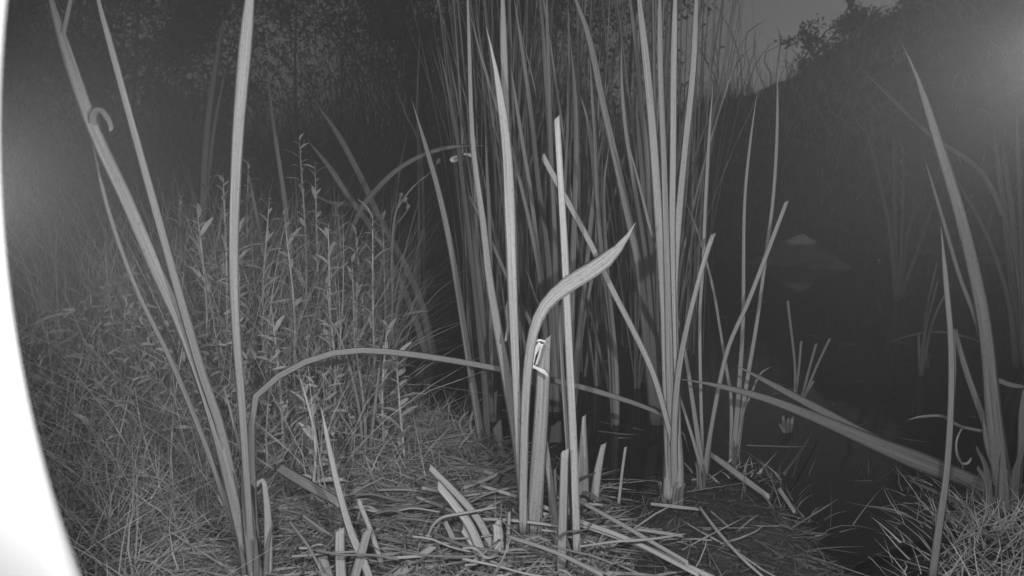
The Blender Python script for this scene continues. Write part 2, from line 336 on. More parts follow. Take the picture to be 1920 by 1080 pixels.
# H: right clump and its fallen leaves
h = plant('cattail', (1880, 935), 'right edge cattail on a tussock, two broad leaves fallen across water', 'cattail', RG)
Y = G(1880, 935).y
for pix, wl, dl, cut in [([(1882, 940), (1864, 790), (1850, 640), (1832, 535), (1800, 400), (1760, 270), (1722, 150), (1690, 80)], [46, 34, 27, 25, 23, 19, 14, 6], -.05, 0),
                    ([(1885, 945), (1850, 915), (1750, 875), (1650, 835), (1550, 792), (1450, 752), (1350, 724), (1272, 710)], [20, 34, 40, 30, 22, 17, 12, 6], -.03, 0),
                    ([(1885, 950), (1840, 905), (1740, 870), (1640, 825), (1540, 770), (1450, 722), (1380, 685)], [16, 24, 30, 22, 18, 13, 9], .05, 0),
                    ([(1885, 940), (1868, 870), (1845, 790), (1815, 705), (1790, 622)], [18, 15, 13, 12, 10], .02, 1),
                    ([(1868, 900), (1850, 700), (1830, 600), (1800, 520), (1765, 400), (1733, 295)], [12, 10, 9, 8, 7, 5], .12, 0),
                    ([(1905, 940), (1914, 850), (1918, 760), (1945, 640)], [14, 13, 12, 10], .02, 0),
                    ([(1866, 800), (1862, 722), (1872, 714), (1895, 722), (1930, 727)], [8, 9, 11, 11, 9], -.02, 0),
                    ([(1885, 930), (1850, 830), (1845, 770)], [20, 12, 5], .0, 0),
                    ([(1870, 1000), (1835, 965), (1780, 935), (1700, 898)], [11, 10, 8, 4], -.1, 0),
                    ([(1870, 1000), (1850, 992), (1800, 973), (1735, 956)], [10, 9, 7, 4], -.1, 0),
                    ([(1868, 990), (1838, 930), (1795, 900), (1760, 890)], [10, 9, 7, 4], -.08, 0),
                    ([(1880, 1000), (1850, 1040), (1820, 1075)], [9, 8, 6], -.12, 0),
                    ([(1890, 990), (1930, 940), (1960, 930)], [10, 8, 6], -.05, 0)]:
    pleaf(h, pix, wl, dl, Y0=Y, tip='cut' if cut else 'point', mat=M_REED_DIMMED, rot=random.uniform(-.15, .15), twist=random.uniform(-.15, .15))
q = plant('reed_stalk', (1748, 1090), 'long thin reed stalk rising from bottom edge left of right cattail', 'reed stalk', RG)
pleaf(q, [(1748, 1090), (1761, 990), (1775, 890), (1783, 765), (1783, 640), (1775, 540), (1764, 420)], [17, 15, 13, 12, 11, 10, 6], .1, mat=M_REED_DIMMED)
pleaf(q, [(1768, 950), (1782, 800), (1789, 690), (1787, 618)], [9, 9, 8, 6], Y0=1.25, lean=.05, tip='cut', mat=M_REED_DIMMED)
q = empty('dead_twig', P(1845, 808, 1.4), 'crooked twig with a hanging curl beside right cattail', 'twig')
pleaf(q, [(1845, 809), (1800, 799), (1768, 781), (1730, 781), (1702, 787)], [7, 6, 6, 4], Y0=1.4, lean=-.05, mat=M_DEAD, section=RND, name='stem')
pleaf(q, [(1805, 800), (1794, 825), (1794, 850), (1803, 868), (1815, 868), (1822, 857)], [4, 4, 4, 7], Y0=1.39, lean=0, mat=M_DEAD, section=RND, name='curl')
q = empty('dead_twig', P(1850, 650, 2.2), 'thin arching twig over the water behind right cattail', 'twig')
pleaf(q, [(1850, 650), (1825, 636), (1770, 623), (1720, 626), (1668, 641)], [5, 5, 4, 3], Y0=2.2, lean=.1, mat=M_DIM, section=RND, name='stem')
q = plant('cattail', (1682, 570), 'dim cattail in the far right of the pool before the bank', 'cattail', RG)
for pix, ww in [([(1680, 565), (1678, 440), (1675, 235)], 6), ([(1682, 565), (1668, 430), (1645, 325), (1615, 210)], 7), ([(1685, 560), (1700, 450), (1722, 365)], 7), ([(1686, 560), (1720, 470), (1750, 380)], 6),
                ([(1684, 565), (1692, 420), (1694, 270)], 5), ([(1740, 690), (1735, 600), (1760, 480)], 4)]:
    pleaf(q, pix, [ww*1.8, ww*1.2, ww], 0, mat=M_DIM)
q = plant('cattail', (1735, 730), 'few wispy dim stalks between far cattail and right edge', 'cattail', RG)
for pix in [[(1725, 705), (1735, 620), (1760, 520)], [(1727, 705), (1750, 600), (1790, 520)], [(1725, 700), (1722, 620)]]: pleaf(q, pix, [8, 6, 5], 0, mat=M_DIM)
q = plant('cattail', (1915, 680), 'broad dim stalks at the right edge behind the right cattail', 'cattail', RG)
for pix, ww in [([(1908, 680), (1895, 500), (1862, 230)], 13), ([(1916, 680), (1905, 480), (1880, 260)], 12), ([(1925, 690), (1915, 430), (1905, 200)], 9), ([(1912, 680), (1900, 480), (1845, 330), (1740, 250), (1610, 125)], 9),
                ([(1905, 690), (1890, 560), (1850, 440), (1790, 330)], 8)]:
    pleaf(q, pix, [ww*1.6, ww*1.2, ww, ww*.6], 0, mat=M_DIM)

# L: reeds left of centre
l = plant('cattail', (905, 842), 'cattail left of the central bright one, with straight leaning leaves', 'cattail', RG)
pleaf(l, [(908, 845), (898, 790), (880, 680), (851, 495), (825, 370), (800, 280), (771, 184)], [18, 15, 14, 13, 12, 10, 5], .08)
pleaf(l, [(912, 840), (910, 740), (892, 560), (880, 450), (867, 340), (857, 260), (842, 175), (822, 84)], [18, 14, 12, 11, 10, 9, 5], .15)
pleaf(l, [(900, 840), (882, 800), (890, 765), (905, 745)], [5, 6, 5, 4], 0, mat=M_DEAD)
pleaf(l, [(898, 840), (872, 820), (862, 790), (880, 770)], [5, 5, 4, 3], 0, mat=M_DEAD)
l_left = l
l = plant('cattail', (917, 792), 'cattail in water with bright curled broken tip, left of centre', 'cattail', RG)
pleaf(l, [(914, 792), (912, 700), (899, 540), (884, 430), (871, 345), (868, 302)], [18, 14, 12, 11, 10, 9], .05, tip='cut')
pleaf(l, [(919, 792), (921, 560), (917, 400), (913, 320), (910, 243)], [14, 11, 9, 8, 4], .1)
pleaf(l, [(916, 792), (908, 640), (895, 480), (890, 300), (886, 240)], [12, 10, 9, 8, 5], .2)
yy = G(917, 792).y+.02
pleaf(l, [(889, 312), (888, 296), (875, 289), (860, 292), (846, 298), (850, 302), (868, 296)], [6, 7, 6, 6, 7, 6], Y0=yy, lean=0, tip='cut', mat=M_PITH_GLARE, name='torn_strip')
l = plant('cattail', (810, 665), 'two-leaved reed leaning left over the leafy mound edge', 'cattail', RG)
pleaf(l, [(812, 665), (790, 570), (760, 500), (705, 395), (680, 340), (635, 255), (587, 185)], [20, 16, 14, 13, 13, 12, 5], .1, mat=M_DEAD)
pleaf(l, [(800, 665), (770, 575), (730, 485), (695, 425), (655, 370), (615, 310), (574, 260)], [16, 14, 12, 12, 12, 11, 5], .15, mat=M_DEAD)
pleaf(l, [(812, 660), (795, 590), (770, 520), (700, 400), (620, 380), (580, 360)], [14, 13, 12, 10, 9, 5], .3, mat=M_DEAD)
pleaf(l, [(806, 660), (780, 560), (783, 480), (793, 430)], [9, 9, 10, 9], .2, tip='cut', mat=M_DEAD)
l = plant('cattail', (640, 560), 'arching bent leaf curving up and right above the mound', 'cattail', RG)
l.location = P(640, 560, 2.3)
pleaf(l, [(640, 570), (652, 470), (672, 400), (700, 362), (740, 322), (790, 292), (845, 276), (908, 273)], [9, 9, 9, 10, 10, 9, 8, 6], Y0=2.25, Y1=1.56, rot=.1, twist=0, mat=M_DEAD)
for k, (pix, wl, Y0, lab) in enumerate([
    ([(585, 720), (555, 540), (530, 350), (511, 225), (500, 115)], [10, 11, 11, 9, 4], 2.1, 'single upright pointed leaf rising from the back of the mound'),
    ([(570, 720), (540, 620), (505, 520), (480, 400), (466, 322)], [10, 11, 10, 9, 4], 1.9, 'short pointed leaf leaning left in the mound beside tallest stalk'),
    ([(625, 660), (600, 560), (580, 470), (566, 405)], [8, 8, 7, 3], 1.9, 'thin pointed blade in the middle of the mound'),
    ([(570, 640), (580, 560), (610, 500), (665, 455)], [7, 7, 6, 4], 1.8, 'arched thin blade bending right inside the mound'),
    ([(690, 880), (700, 790), (714, 668)], [8, 7, 5], 1.47, 'pale straight straw upright at the right of the mound'),
    ([(683, 880), (672, 760), (640, 640), (600, 570)], [7, 7, 6, 4], 1.48, 'slim blade leaning left beside the pale upright straw'),
    ([(688, 880), (682, 760), (662, 620)], [7, 7, 4], 1.5, 'slim blade standing straight behind the pale upright straw'),
    ([(785, 300), (782, 200), (787, 60)], [5, 5, 4], 3.3, 'thin dark stalk standing upright left of the curled tip'),
    ([(790, 300), (765, 225), (735, 145)], [6, 5, 3], 3.4, 'faint stalk leaning left in front of the reed bed'),
    ([(738, 640), (736, 480), (748, 330), (766, 240)], [5, 5, 5, 3], 2.9, 'faint stalk leaning right in front of the reed bed'),
    ([(380, 420), (388, 250), (405, 120), (420, 30)], [13, 12, 11, 8], 3.0, 'dim broad stalk in the shadows left of the tallest leaf'),
    ([(382, 420), (400, 250), (425, 120)], [9, 8, 5], 3.1, 'dim thinner stalk leaning right in the left shadows'),
    ([(212, 760), (204, 640), (192, 565)], [20, 18, 15], 1.9, 'hazy pale broad stalk at far left near the white edge'),
    ([(745, 700), (742, 560), (735, 520)], [4, 4, 4], 2.2, 'thin bare stem at the mound edge against the water')]):
    if pix[0][1] > 600 or k < 4: zf = P(*pix[0], Y0)
    q = empty('single_reed', P(*pix[0], Y0), lab, 'reed', RG)
    if P(*pix[0], Y0).z > .05:           # carry the foot down to the ground
        p0 = P(*pix[0], Y0); gz = ground_z(p0.x, Y0)
        v = (540+F*0)  # pixel of the foot found by stepping down
        py = pix[0][1]
        while P(pix[0][0], py, Y0).z > gz-.02 and py < 1200: py += 5
        if py > pix[0][1]+12: pix = [(pix[0][0]+(pix[0][0]-pix[1][0])*.3, py)]+pix; wl = [wl[0]]+wl
        q.location = P(*pix[0], Y0)
    pleaf(q, pix, wl, .05, Y0=Y0)
# front blades and stubs
q = plant('single_reed', (690, 1085), 'bright curved blade with needle tip standing in the foreground litter', 'reed', RG)
pleaf(q, [(695, 1090), (680, 1050), (655, 990), (630, 900), (612, 815), (602, 762)], [17, 17, 15, 13, 10, 5], .03, mat=M_DEAD)
SG = 'cut reed stubs'
for pix, wl, lab in [
    ([(718, 1065), (697, 1000), (672, 938)], [12, 11, 10], 'slanted thin stub right of the bright curved blade'),
    ([(640, 1095), (637, 1040), (637, 995)], [24, 22, 20], 'upright broad stub at bottom edge left of curved blade'),
    ([(662, 1095), (676, 1045), (690, 995)], [20, 19, 17], 'broad stub leaning right behind the curved blade foot'),
    ([(618, 1095), (607, 1060), (602, 1035)], [28, 26, 22], 'short wide stub at bottom edge, leftmost of its bunch'),
    ([(740, 1085), (778, 1052), (812, 1025)], [24, 20, 14], 'pale stub lying nearly flat pointing right at bottom edge'),
    ([(928, 1035), (897, 975), (860, 930), (806, 876)], [18, 16, 14, 13], 'longest of the leaning cut stubs left of centre'),
    ([(908, 1048), (882, 987), (852, 946), (822, 910)], [22, 20, 19, 17], 'thick leaning cut stub under the longest one'),
    ([(860, 1040), (846, 1003), (834, 978)], [14, 13, 10], 'short leaning stub at the left of the stub fan'),
    ([(935, 1050), (935, 1010), (932, 978)], [24, 24, 20], 'upright wide stub at the right of the stub fan'),
    ([(905, 1050), (885, 1015), (868, 990)], [20, 20, 18], 'lowest wide stub at the front of the stub fan'),
    ([(950, 1045), (953, 1000), (955, 960)], [8, 8, 6], 'thin upright sliver next to the wide stub'),
    ([(1113, 950), (1120, 890), (1131, 834)], [20, 17, 11], 'torn pointed stub at the water edge right of centre'),
    ([(1160, 945), (1166, 890), (1173, 838)], [7, 6, 6], 'thin knobbly stalk stub at the water edge'),
    ([(1093, 945), (1093, 870), (1095, 780)], [30, 22, 8], 'broad sheathed stub beside the tall square-cut stalk'),
    ([(926, 792), (929, 735)], [9, 8], 'small short stub in water beside curled-tip cattail'),
    ([(1030, 990), (1040, 930), (1040, 880)], [10, 9, 5], 'narrow pointed sprout among the central stems')]:
    q = plant('cut_reed_stub', pix[0], lab, 'reed stub', SG)
    pleaf(q, pix, wl, .02, tip='cut', mat=M_DEAD, rot=random.uniform(-.2, .2), twist=0)
# dark short sheath lumps in the shallow water, left of the central clump
for pix, wl, lab in [([(935, 845), (932, 795)], [26, 20], 'dark rotted stub in shallow water left of central clump'),
                     ([(895, 850), (885, 820)], [34, 20], 'squat rotted reed base at the mud edge'),
                     ([(1040, 830), (1042, 795)], [30, 22], 'dark rotted stub in water behind central clump')]:
    q = plant('rotted_stub', pix[0], lab, 'reed stub', SG)
    pleaf(q, pix, wl, .01, tip='cut', mat=M_DIM)

# old split sheaths flaring round the foot of each clump
def sheaths(parent, fx, fy, n_, wpx, hpx, mat=M_DIM):
    Yb = G(fx, fy).y
    for i in range(n_):
        x0 = fx+random.uniform(-.6, .6)*wpx; k = (x0-fx)/wpx; hh_ = hpx*random.uniform(.5, 1.2)
        fl = k*random.uniform(.3, 1.6)*wpx*.9
        pleaf(parent, [(x0, fy+14), (x0+fl*.3, fy-hh_*.5), (x0+fl, fy-hh_*random.uniform(.8, 1))], [wpx*.36, wpx*.30, wpx*.12], random.uniform(-.02, .02),
              Y0=Yb+random.uniform(-.025, .01), tip=random.choice(['cut', 'point']), mat=random.choice([mat, mat, M_REED_DIMMED]), rot=random.uniform(-.6, .6), name='leaf_sheath')
sheaths(c, 1263, 935, 8, 34, 40); sheaths(bb, 990, 1003, 8, 42, 60); sheaths(a, 482, 1090, 6, 40, 110); sheaths(h, 1882, 945, 9, 60, 110)
for fx, fy in [(1322, 903), (1375, 868), (905, 842), (1082, 1048)]:
    sheaths({1322: e_thin, 1375: e, 905: l_left, 1082: cutstalk}[fx], fx, fy, 5, 22, 42)
# straws lying on the ground
LG = 'dead reed straws lying on the mud'
def straw(pix, wl, lab, z=.07, mat=M_DEAD, grp=LG):
    pts = [G(x, y, z-.004*i) for i, (x, y) in enumerate(pix)]
    pts = [Vector((p.x, p.y, max(p.z, ground_z(p.x, p.y)+.012))) for p in pts]
    wm = [q*p.y/F for q, p in zip(wl, pts)]
    o = link('fallen_straw', leaf_mesh('fallen_straw', pts, wm, mat, 'cut', random.uniform(-.2, .2), .1))
    return tag(o, lab, 'straw', grp)
straw([(900, 910), (980, 935), (1080, 975), (1180, 1012), (1310, 1078)], [7, 9, 10, 10, 9], 'long bright straw slanting from central cattail to bottom edge')
straw([(1000, 958), (1100, 987), (1200, 1022), (1340, 1085)], [8, 12, 14, 12], 'widest long straw lying beside the long bright one', .06)
straw([(1078, 935), (1160, 980), (1220, 1015), (1290, 1055)], [8, 9, 9, 8], 'long straw above the wide one, starting at sheathed stub', .08)
straw([(950, 1005), (1040, 1035), (1130, 1078)], [8, 9, 9], 'straw at bottom centre passing before the flat-topped stub')
straw([(930, 951), (870, 962), (830, 970), (812, 985), (802, 1006)], [4, 5, 6, 6, 5], 'thin straw arching over the stub fan', .10)
straw([(1220, 945), (1265, 950), (1310, 955)], [6, 8, 6], 'short straw lying at the foot of the thick clump', .04)
straw([(1190, 992), (1235, 998), (1280, 1005)], [6, 8, 7], 'short bright straw on dark mud bottom right of centre', .05)
straw([(1310, 948), (1345, 995), (1390, 1045), (1435, 1085)], [5, 7, 7, 6], 'thin straw slanting to the bottom edge on dark mud', .04)
straw([(1315, 840), (1360, 872), (1400, 902), (1442, 932)], [8, 13, 14, 10], 'flat dead leaf lying from hummock down to right mud', .04)
straw([(790, 915), (840, 925), (880, 940)], [8, 9, 8], 'short straw poking out left of the stub fan', .07)
straw([(780, 932), (830, 950), (880, 978)], [7, 8, 7], 'short straw beneath the stub fan tip', .06)
straw([(520, 875), (570, 905), (640, 945)], [20, 22, 16], 'broad dim dead leaf lying at the foot of mound', .10, M_REED)
straw([(540, 975), (575, 1020), (600, 1065)], [6, 6, 5], 'thin straw slanting down beside left stubs', .09)
straw([(870, 915), (920, 895), (975, 868)], [7, 9, 6], 'straw pointing up right behind stub fan', .05)
straw([(900, 925), (930, 900), (945, 880)], [10, 10, 8], 'short wide straw behind the stub fan', .05, M_DIM)
straw([(730, 955), (830, 945), (960, 925)], [9, 9, 7], 'long dim straw lying flat behind the stub fan', .05, M_DIM)
straw([(1460, 1003), (1520, 1000), (1610, 1004)], [5, 7, 5], 'pale straw floating flat on the dark water bottom right', .005, M_DIM)
straw([(1400, 835), (1500, 838), (1590, 838)], [3, 3, 3], 'faint straw floating beyond the hummock', .004, M_DIM)
straw([(1120, 808), (1180, 815), (1240, 818)], [3, 3, 3], 'faint straw floating between the water cattails', .004, M_DIM)
straw([(1470, 890), (1505, 840), (1535, 792)], [6, 5, 4], 'dark stem leaning over the water by the hummock', .03, M_DIM)
straw([(1460, 915), (1470, 930), (1490, 960)], [9, 9, 7], 'small pale leaf flat at the right mud tip', .04)
for k in range(44):
    px, py = random.triangular(520, 1180, 780), random.uniform(910, 1075)
    if px > 1150 and py < 940: py += 40
    a_ = random.gauss(.25, .7); L = random.uniform(50, 210)
    q = [(px+t*L*math.cos(a_), py+t*L*math.sin(a_)*.45+random.uniform(-7, 7)) for t in (0, .33, .66, 1)]
    straw(q, [random.uniform(3, 7), random.uniform(4, 8), random.uniform(3, 6)], 'short dead straw among many scattered flat on the foreground mud', random.uniform(.05, .09), random.choice([M_DEAD, M_DIM, M_DIM, M_REED]), 'scattered short straws')

# ------------------------------------------------------------------ leafy herbs of the mound
def herb_leaf(name, L, W, mat):
    V = []; Fc = []
    for i, (t, wd, dz) in enumerate([(0, .1, 0), (.25, .8, .03), (.55, 1, .02), (.8, .6, -.06), (1, .05, -.16)]):
        for u in (-1, 0, 1): V.append((u*W*.5*wd, t*L, dz*L+abs(u)*.12*W))
    for i in range(4):
        for j in range(2): Fc.append((i*3+j, i*3+j+1, i*3+j+4, i*3+j+3))
    me = bpy.data.meshes.new(name); me.from_pydata(V, [], Fc); me.materials.append(mat)
    me.polygons.foreach_set('use_smooth', [True]*len(Fc)); return me
HL = [herb_leaf('leaf', .05, .013, M_HERB), herb_leaf('leaf', .066, .014, M_HERB), herb_leaf('leaf', .034, .013, M_HERB)]
herbs = [(560, 640, 1.9, 290, 'leafy herb with curled top, tallest at the back of mound'), (600, 690, 1.9, 335, 'leafy herb standing beside the tallest curled one'),
         (690, 700, 2.0, 470, 'leafy willow-like herb at the mound edge near the water'), (725, 690, 2.1, 440, 'slim leafy herb nearest the pool at mound edge'),
         (660, 720, 1.8, 520, 'bushy low herb in front of the willow-like one'), (500, 700, 1.7, 400, 'leafy herb just right of tallest front leaf'),
         (420, 720, 1.8, 360, 'leafy herb left of the tallest front leaf'), (620, 800, 1.6, 560, 'leafy herb low in the middle of the mound'),
         (530, 830, 1.5, 600, 'low leafy herb under the arched leaf'), (720, 820, 1.6, 640, 'drooping herb at the right foot of the mound'),
         (380, 760, 1.75, 420, 'pale herb in haze between the leaning leaves'), (640, 660, 2.1, 420, 'herb with narrow leaves behind the mound middle'),
         (580, 930, 1.35, 720, 'small herb among litter at the mound foot'), (470, 640, 2.2, 330, 'dim herb at the back left of the mound'), (340, 700, 2.1, 400, 'hazy herb at the left end of mound')]
herbs += [(705, 760, 1.75, 430, 'tall leafy herb by the dark water, rightmost of the mound'), (675, 720, 1.85, 545, 'pale curled herb at the mound edge above the arched leaf'),
          (440, 800, 1.6, 470, 'leafy herb low between the leaning leaves and the tallest leaf'), (760, 840, 1.55, 700, 'small herb at the mud edge below the arched leaf'),
          (540, 740, 1.7, 430, 'slim herb in the mound between tallest leaf and curled herb'), (615, 760, 1.65, 450, 'leafy herb in the mound above the top of the arch')]
for (bx, by, Y0, ty, lab) in herbs:
    ty -= 35; Y0 -= .08
    p0 = P(bx, by, Y0); p0.z = ground_z(p0.x, Y0)-.01
    top = P(bx+random.uniform(-25, 10), ty, Y0+random.uniform(-.05, .05))
    r = empty('leafy_herb', p0, lab, 'herb', 'leafy herbs on the left mound')
    mid = p0.lerp(top, .5)+Vector((random.uniform(-.02, .02), 0, 0))
    pts = spline([p0, mid, top], 12)
    link('stem', leaf_mesh('stem', [p0, mid, top], [.006, .005, .003], M_HERB, 'point', section=RND, n=10), r)
    nl = int(14+(top.z-p0.z)*60)
    for i in range(nl):
        t = .15+.85*i/nl; p = pts[0].lerp(pts[-1], t) + (mid-p0.lerp(top, .5))*(1-abs(2*t-1))
        o = bpy.data.objects.new('leaf', random.choice(HL)); C.objects.link(o); o.parent = r
        o.location = p-p0; s_ = random.uniform(.5, 1.1)*(1.1-.4*t)
        o.scale = (s_, s_, s_); o.rotation_euler = (random.uniform(.1, 1.2), random.uniform(-.4, .4), i*2.4+random.uniform(-.5, .5))
# dry branching flower stalk
q = empty('dry_flower_stalk', P(737, 640, 2.0), 'dry branching flower stalk with buds leaning over the mound edge', 'flower stalk')
pleaf(q, [(738, 690), (735, 560), (736, 450), (742, 400), (757, 372), (780, 345), (805, 325), (822, 303)], [5, 5, 4, 4, 4, 3, 3], Y0=2.0, lean=.05, mat=M_DEAD, section=RND, name='stem')
pleaf(q, [(742, 400), (748, 380), (752, 368)], [3, 3, 3], Y0=2.03, lean=0, mat=M_DEAD, section=RND, name='stem')
pleaf(q, [(746, 418), (765, 390), (758, 372)], [3, 3, 2], Y0=2.03, lean=0, mat=M_DEAD, section=RND, name='stem')
for bx, by in [(822, 302), (752, 366), (760, 374), (765, 388)]:
    pleaf(q, [(bx-2, by+5), (bx, by), (bx+3, by-5)], [4, 8, 5], Y0=2.03, lean=0, mat=M_DEAD, section=RND, name='bud')

# ------------------------------------------------------------------ masses nobody could count
def blades(name, mat, base, length, dirv, bend, width, seg=3, taper=True, parent=None, kind='stuff', shape=None):
    N = len(base); base = np.asarray(base); length = np.asarray(length)[:, None]; width = np.asarray(width)[:, None]
    side = np.cross(dirv, rng.normal(size=(N, 3))); side /= np.linalg.norm(side, axis=1)[:, None]+1e-9
    rows = []
    for i in range(seg+1):
        t = i/seg
        p = base+dirv*length*t+bend*length*t*t
        wd = width*((.12+.88*math.sin(math.pi*min(1, t*.9+.06))**.8) if shape == 'leaf' else 1-t*.95 if taper else 1-.9*max(0, t*3-2))*.5
        rows += [p-side*wd, p+side*wd]
    V = np.stack(rows, 1).reshape(-1, 3); k = 2*(seg+1)
    q = np.concatenate([np.arange(N)[:, None]*k+np.array([2*i, 2*i+1, 2*i+3, 2*i+2]) for i in range(seg)], 0)
    me = bpy.data.meshes.new(name)
    me.vertices.add(len(V)); me.vertices.foreach_set('co', V.astype(np.float32).ravel())
    me.loops.add(len(q)*4); me.loops.foreach_set('vertex_index', q.astype(np.int32).ravel())
    me.polygons.add(len(q)); me.polygons.foreach_set('loop_start', (np.arange(len(q))*4).astype(np.int32))
    me.update(calc_edges=True); me.validate()
    uv = me.uv_layers.new(name='UV')
    me.materials.append(mat)
    o = link(name, me, parent)
    if kind: o['kind'] = kind
    return o
def scatter(n, x0, x1, y0, y1, keep=lambda x, y: True):
    out = []
    while len(out) < n:
        x, y = random.uniform(x0, x1), random.uniform(y0, y1)
        if keep(x, y):
            z = ground_z(x, y)
            if z > .0: out.append((x, y, z))
    return np.array(out)
def dirs(n, spread, up=1.0):
    d = rng.normal(size=(n, 3))*spread; d[:, 2] = up
    return d/np.linalg.norm(d, axis=1)[:, None]
def bends(n, s, g=-.25):
    b_ = rng.normal(size=(n, 3))*s; b_[:, 2] = g*np.abs(rng.normal(size=n)); return b_
def mound_keep(x, y): return random.random() < math.exp(-(((x+.72)/.40)**2+((y-2.0)/.75)**2)*.9)+.04
n = 7500
B = scatter(n, -1.7, -.29, 1.25, 3.2, mound_keep)
o = blades('mound_grass', M_GRASS, B, rng.uniform(.10, .42, n), dirs(n, .42), bends(n, .35, -.35), rng.uniform(.0012, .0042, n), 4)
o['label'] = 'tangled grass covering the left mound'; o['category'] = 'grass'
n = 17000   # small leaves through the depth of the undergrowth
B = scatter(n, -1.6, -.30, 1.35, 3.0, mound_keep); B[:, 2] += np.minimum(np.abs(rng.normal(size=n)), 2)*.15*np.exp(-((B[:, 0]+.7)/.5)**2)
o = blades('undergrowth_leaves', M_HERB, B, rng.uniform(.015, .045, n), dirs(n, .9, .7), bends(n, .3, -.3), rng.uniform(.003, .008, n), 4, shape='leaf')
o['label'] = 'small leaves of the undergrowth on the left mound'; o['category'] = 'undergrowth'
n = 6000
B = scatter(n, -1.6, -.45, .85, 1.6)
o = blades('left_front_grass', M_GRASS, B, rng.uniform(.06, .24, n), dirs(n, .5), bends(n, .4, -.4), rng.uniform(.0012, .0034, n), 4)
o.name = 'front_grass'; o['label'] = 'hazy grass in the bottom left corner'; o['category'] = 'grass'
n = 9000   # flat litter in front
B = scatter(n, -.75, .62, .95, 1.75, lambda x, y: random.random() < (.45+1.3*noise.noise(Vector((x*7, y*9, 3))))*float(np.interp(x, [-.7, -.1, .08, .2, .35, .6], [1, 1, .55, .14, .03, .0]))); B[:, 2] += np.abs(rng.normal(size=n))*.010+.003
D = rng.normal(size=(n, 3)); D[:, 2] = np.abs(D[:, 2])*.10; D /= np.linalg.norm(D, axis=1)[:, None]
o = blades('reed_litter', M_LITTER, B, rng.uniform(.03, .14, n), D, bends(n, .25, -.10)*np.array([1, 1, .4]), rng.uniform(.0010, .0040, n), 3, taper=False)
o['label'] = 'matted reed litter on the foreground mud'; o['category'] = 'litter'
n = 3600    # crumpled upright bits in the litter
B = scatter(n, -.6, .16, 1.0, 1.7)
o = blades('litter_sprouts', M_LITTER, B, rng.uniform(.01, .055, n), dirs(n, 1.1), bends(n, .8, -.6), rng.uniform(.002, .007, n), 4, shape='leaf')
o['label'] = 'short curled sprouts through the foreground litter'; o['category'] = 'litter'
n = 7000   # dark rotted litter and moss on the bare mud
B = scatter(n, -.1, 1.1, .95, 1.75); B[:, 2] += np.abs(rng.normal(size=n))*.004
D = rng.normal(size=(n, 3)); D[:, 2] = np.abs(D[:, 2])*.25; D /= np.linalg.norm(D, axis=1)[:, None]
o = blades('mud_litter', M_FAR, B, rng.uniform(.008, .05, n), D, bends(n, .4, -.2), rng.uniform(.001, .004, n), 3)
o['label'] = 'dark rotted litter on the wet mud right of centre'; o['category'] = 'litter'
n = 2600   # taller stems breaking the outline of the mound
B = scatter(n, -1.35, -.3, 1.5, 2.9, mound_keep)
o = blades('tall_grass', M_GRASS, B, rng.uniform(.22, .56, n), dirs(n, .2), bends(n, .22, -.15), rng.uniform(.002, .0045, n), 5)
o['label'] = 'taller grass stems rising out of the left mound'; o['category'] = 'grass'
n = 260
bx, by = rng.uniform(-.3, 2.2, n), rng.uniform(1.0, 3.6, n); k_ = height(bx, by) < -.01
B = np.stack([bx, by, np.full(n, .003)], 1)[k_]; n = len(B)
D = rng.normal(size=(n, 3)); D[:, 2] = 0; D /= np.linalg.norm(D, axis=1)[:, None]
o = blades('floating_debris', M_LITTER, B, rng.uniform(.008, .06, n), D, np.zeros((n, 3)), rng.uniform(.001, .004, n), 2)
o['label'] = 'bits of reed floating on the dark water'; o['category'] = 'debris'
# mud tufts on the shore: small grass tussocks as things
def tuft(px, py, n, L, lab, mat=M_GRASS, z=.03, r=.04, wd=.003, spread=.5):
    p = G(px, py, z)
    p.z = max(ground_z(p.x, p.y), 0)
    o = empty('grass_tuft', p, lab, 'grass tuft', 'grass tufts along the shore')
    B = np.array([(p.x+random.gauss(0, r), p.y+random.gauss(0, r), p.z-.01) for _ in range(n)])
    blades('blades', mat, B, rng.uniform(L*.5, L, n), dirs(n, spread), bends(n, .3, -.25), rng.uniform(wd*.6, wd*1.3, n), 4, parent=o)
tuft(1430, 865, 26, .11, 'upright grass tuft on mud hummock right of slim reed', M_DIM)
tuft(1495, 935, 34, .12, 'spiky grass tuft at the tip of the right mud', M_DIM)
tuft(1390, 860, 40, .06, 'low pale tuft wrapped round the slim reed foot', r=.03, wd=.006)
tuft(1265, 940, 50, .06, 'dark tuft at the foot of the thick clump', M_DIM, r=.035)
tuft(1670, 870, 24, .12, 'faint thin tuft standing in dark water near fallen leaves', M_DIM, wd=.002)
tuft(1885, 965, 420, .13, 'dense pale tussock under the right edge cattail', r=.06, wd=.0028, spread=.9)
tuft(1895, 1070, 420, .12, 'hazy drooping tussock in the bottom right corner', r=.07, wd=.0028, spread=1.0)
tuft(880, 835, 110, .10, 'fine curly tuft at the mud edge left of centre', r=.05, wd=.002, spread=.8)
tuft(800, 800, 120, .16, 'fine grass overhanging water at the mound corner', r=.05, wd=.002, spread=.8)
tuft(735, 800, 320, .17, 'soft rounded grass tuft at the right foot of the mound', r=.07, wd=.0025, spread=.8)
tuft(765, 870, 260, .12, 'low grass tuft between the mound foot and the stub fan', r=.07, wd=.0025, spread=.9)
tuft(650, 880, 260, .16, 'grass tuft left of the pale upright straw', r=.08, wd=.003, spread=.7)
tuft(850, 790, 120, .10, 'wispy grass tuft at the waterline beside the left-centre cattail', r=.05, wd=.002, spread=.8)
tuft(690, 890, 60, .10, 'grassy tuft around the pale upright straw', r=.04, wd=.004, spread=.6)
tuft(1050, 1000, 70, .06, 'litter tuft at the foot of the central cattail', M_LITTER, r=.06)

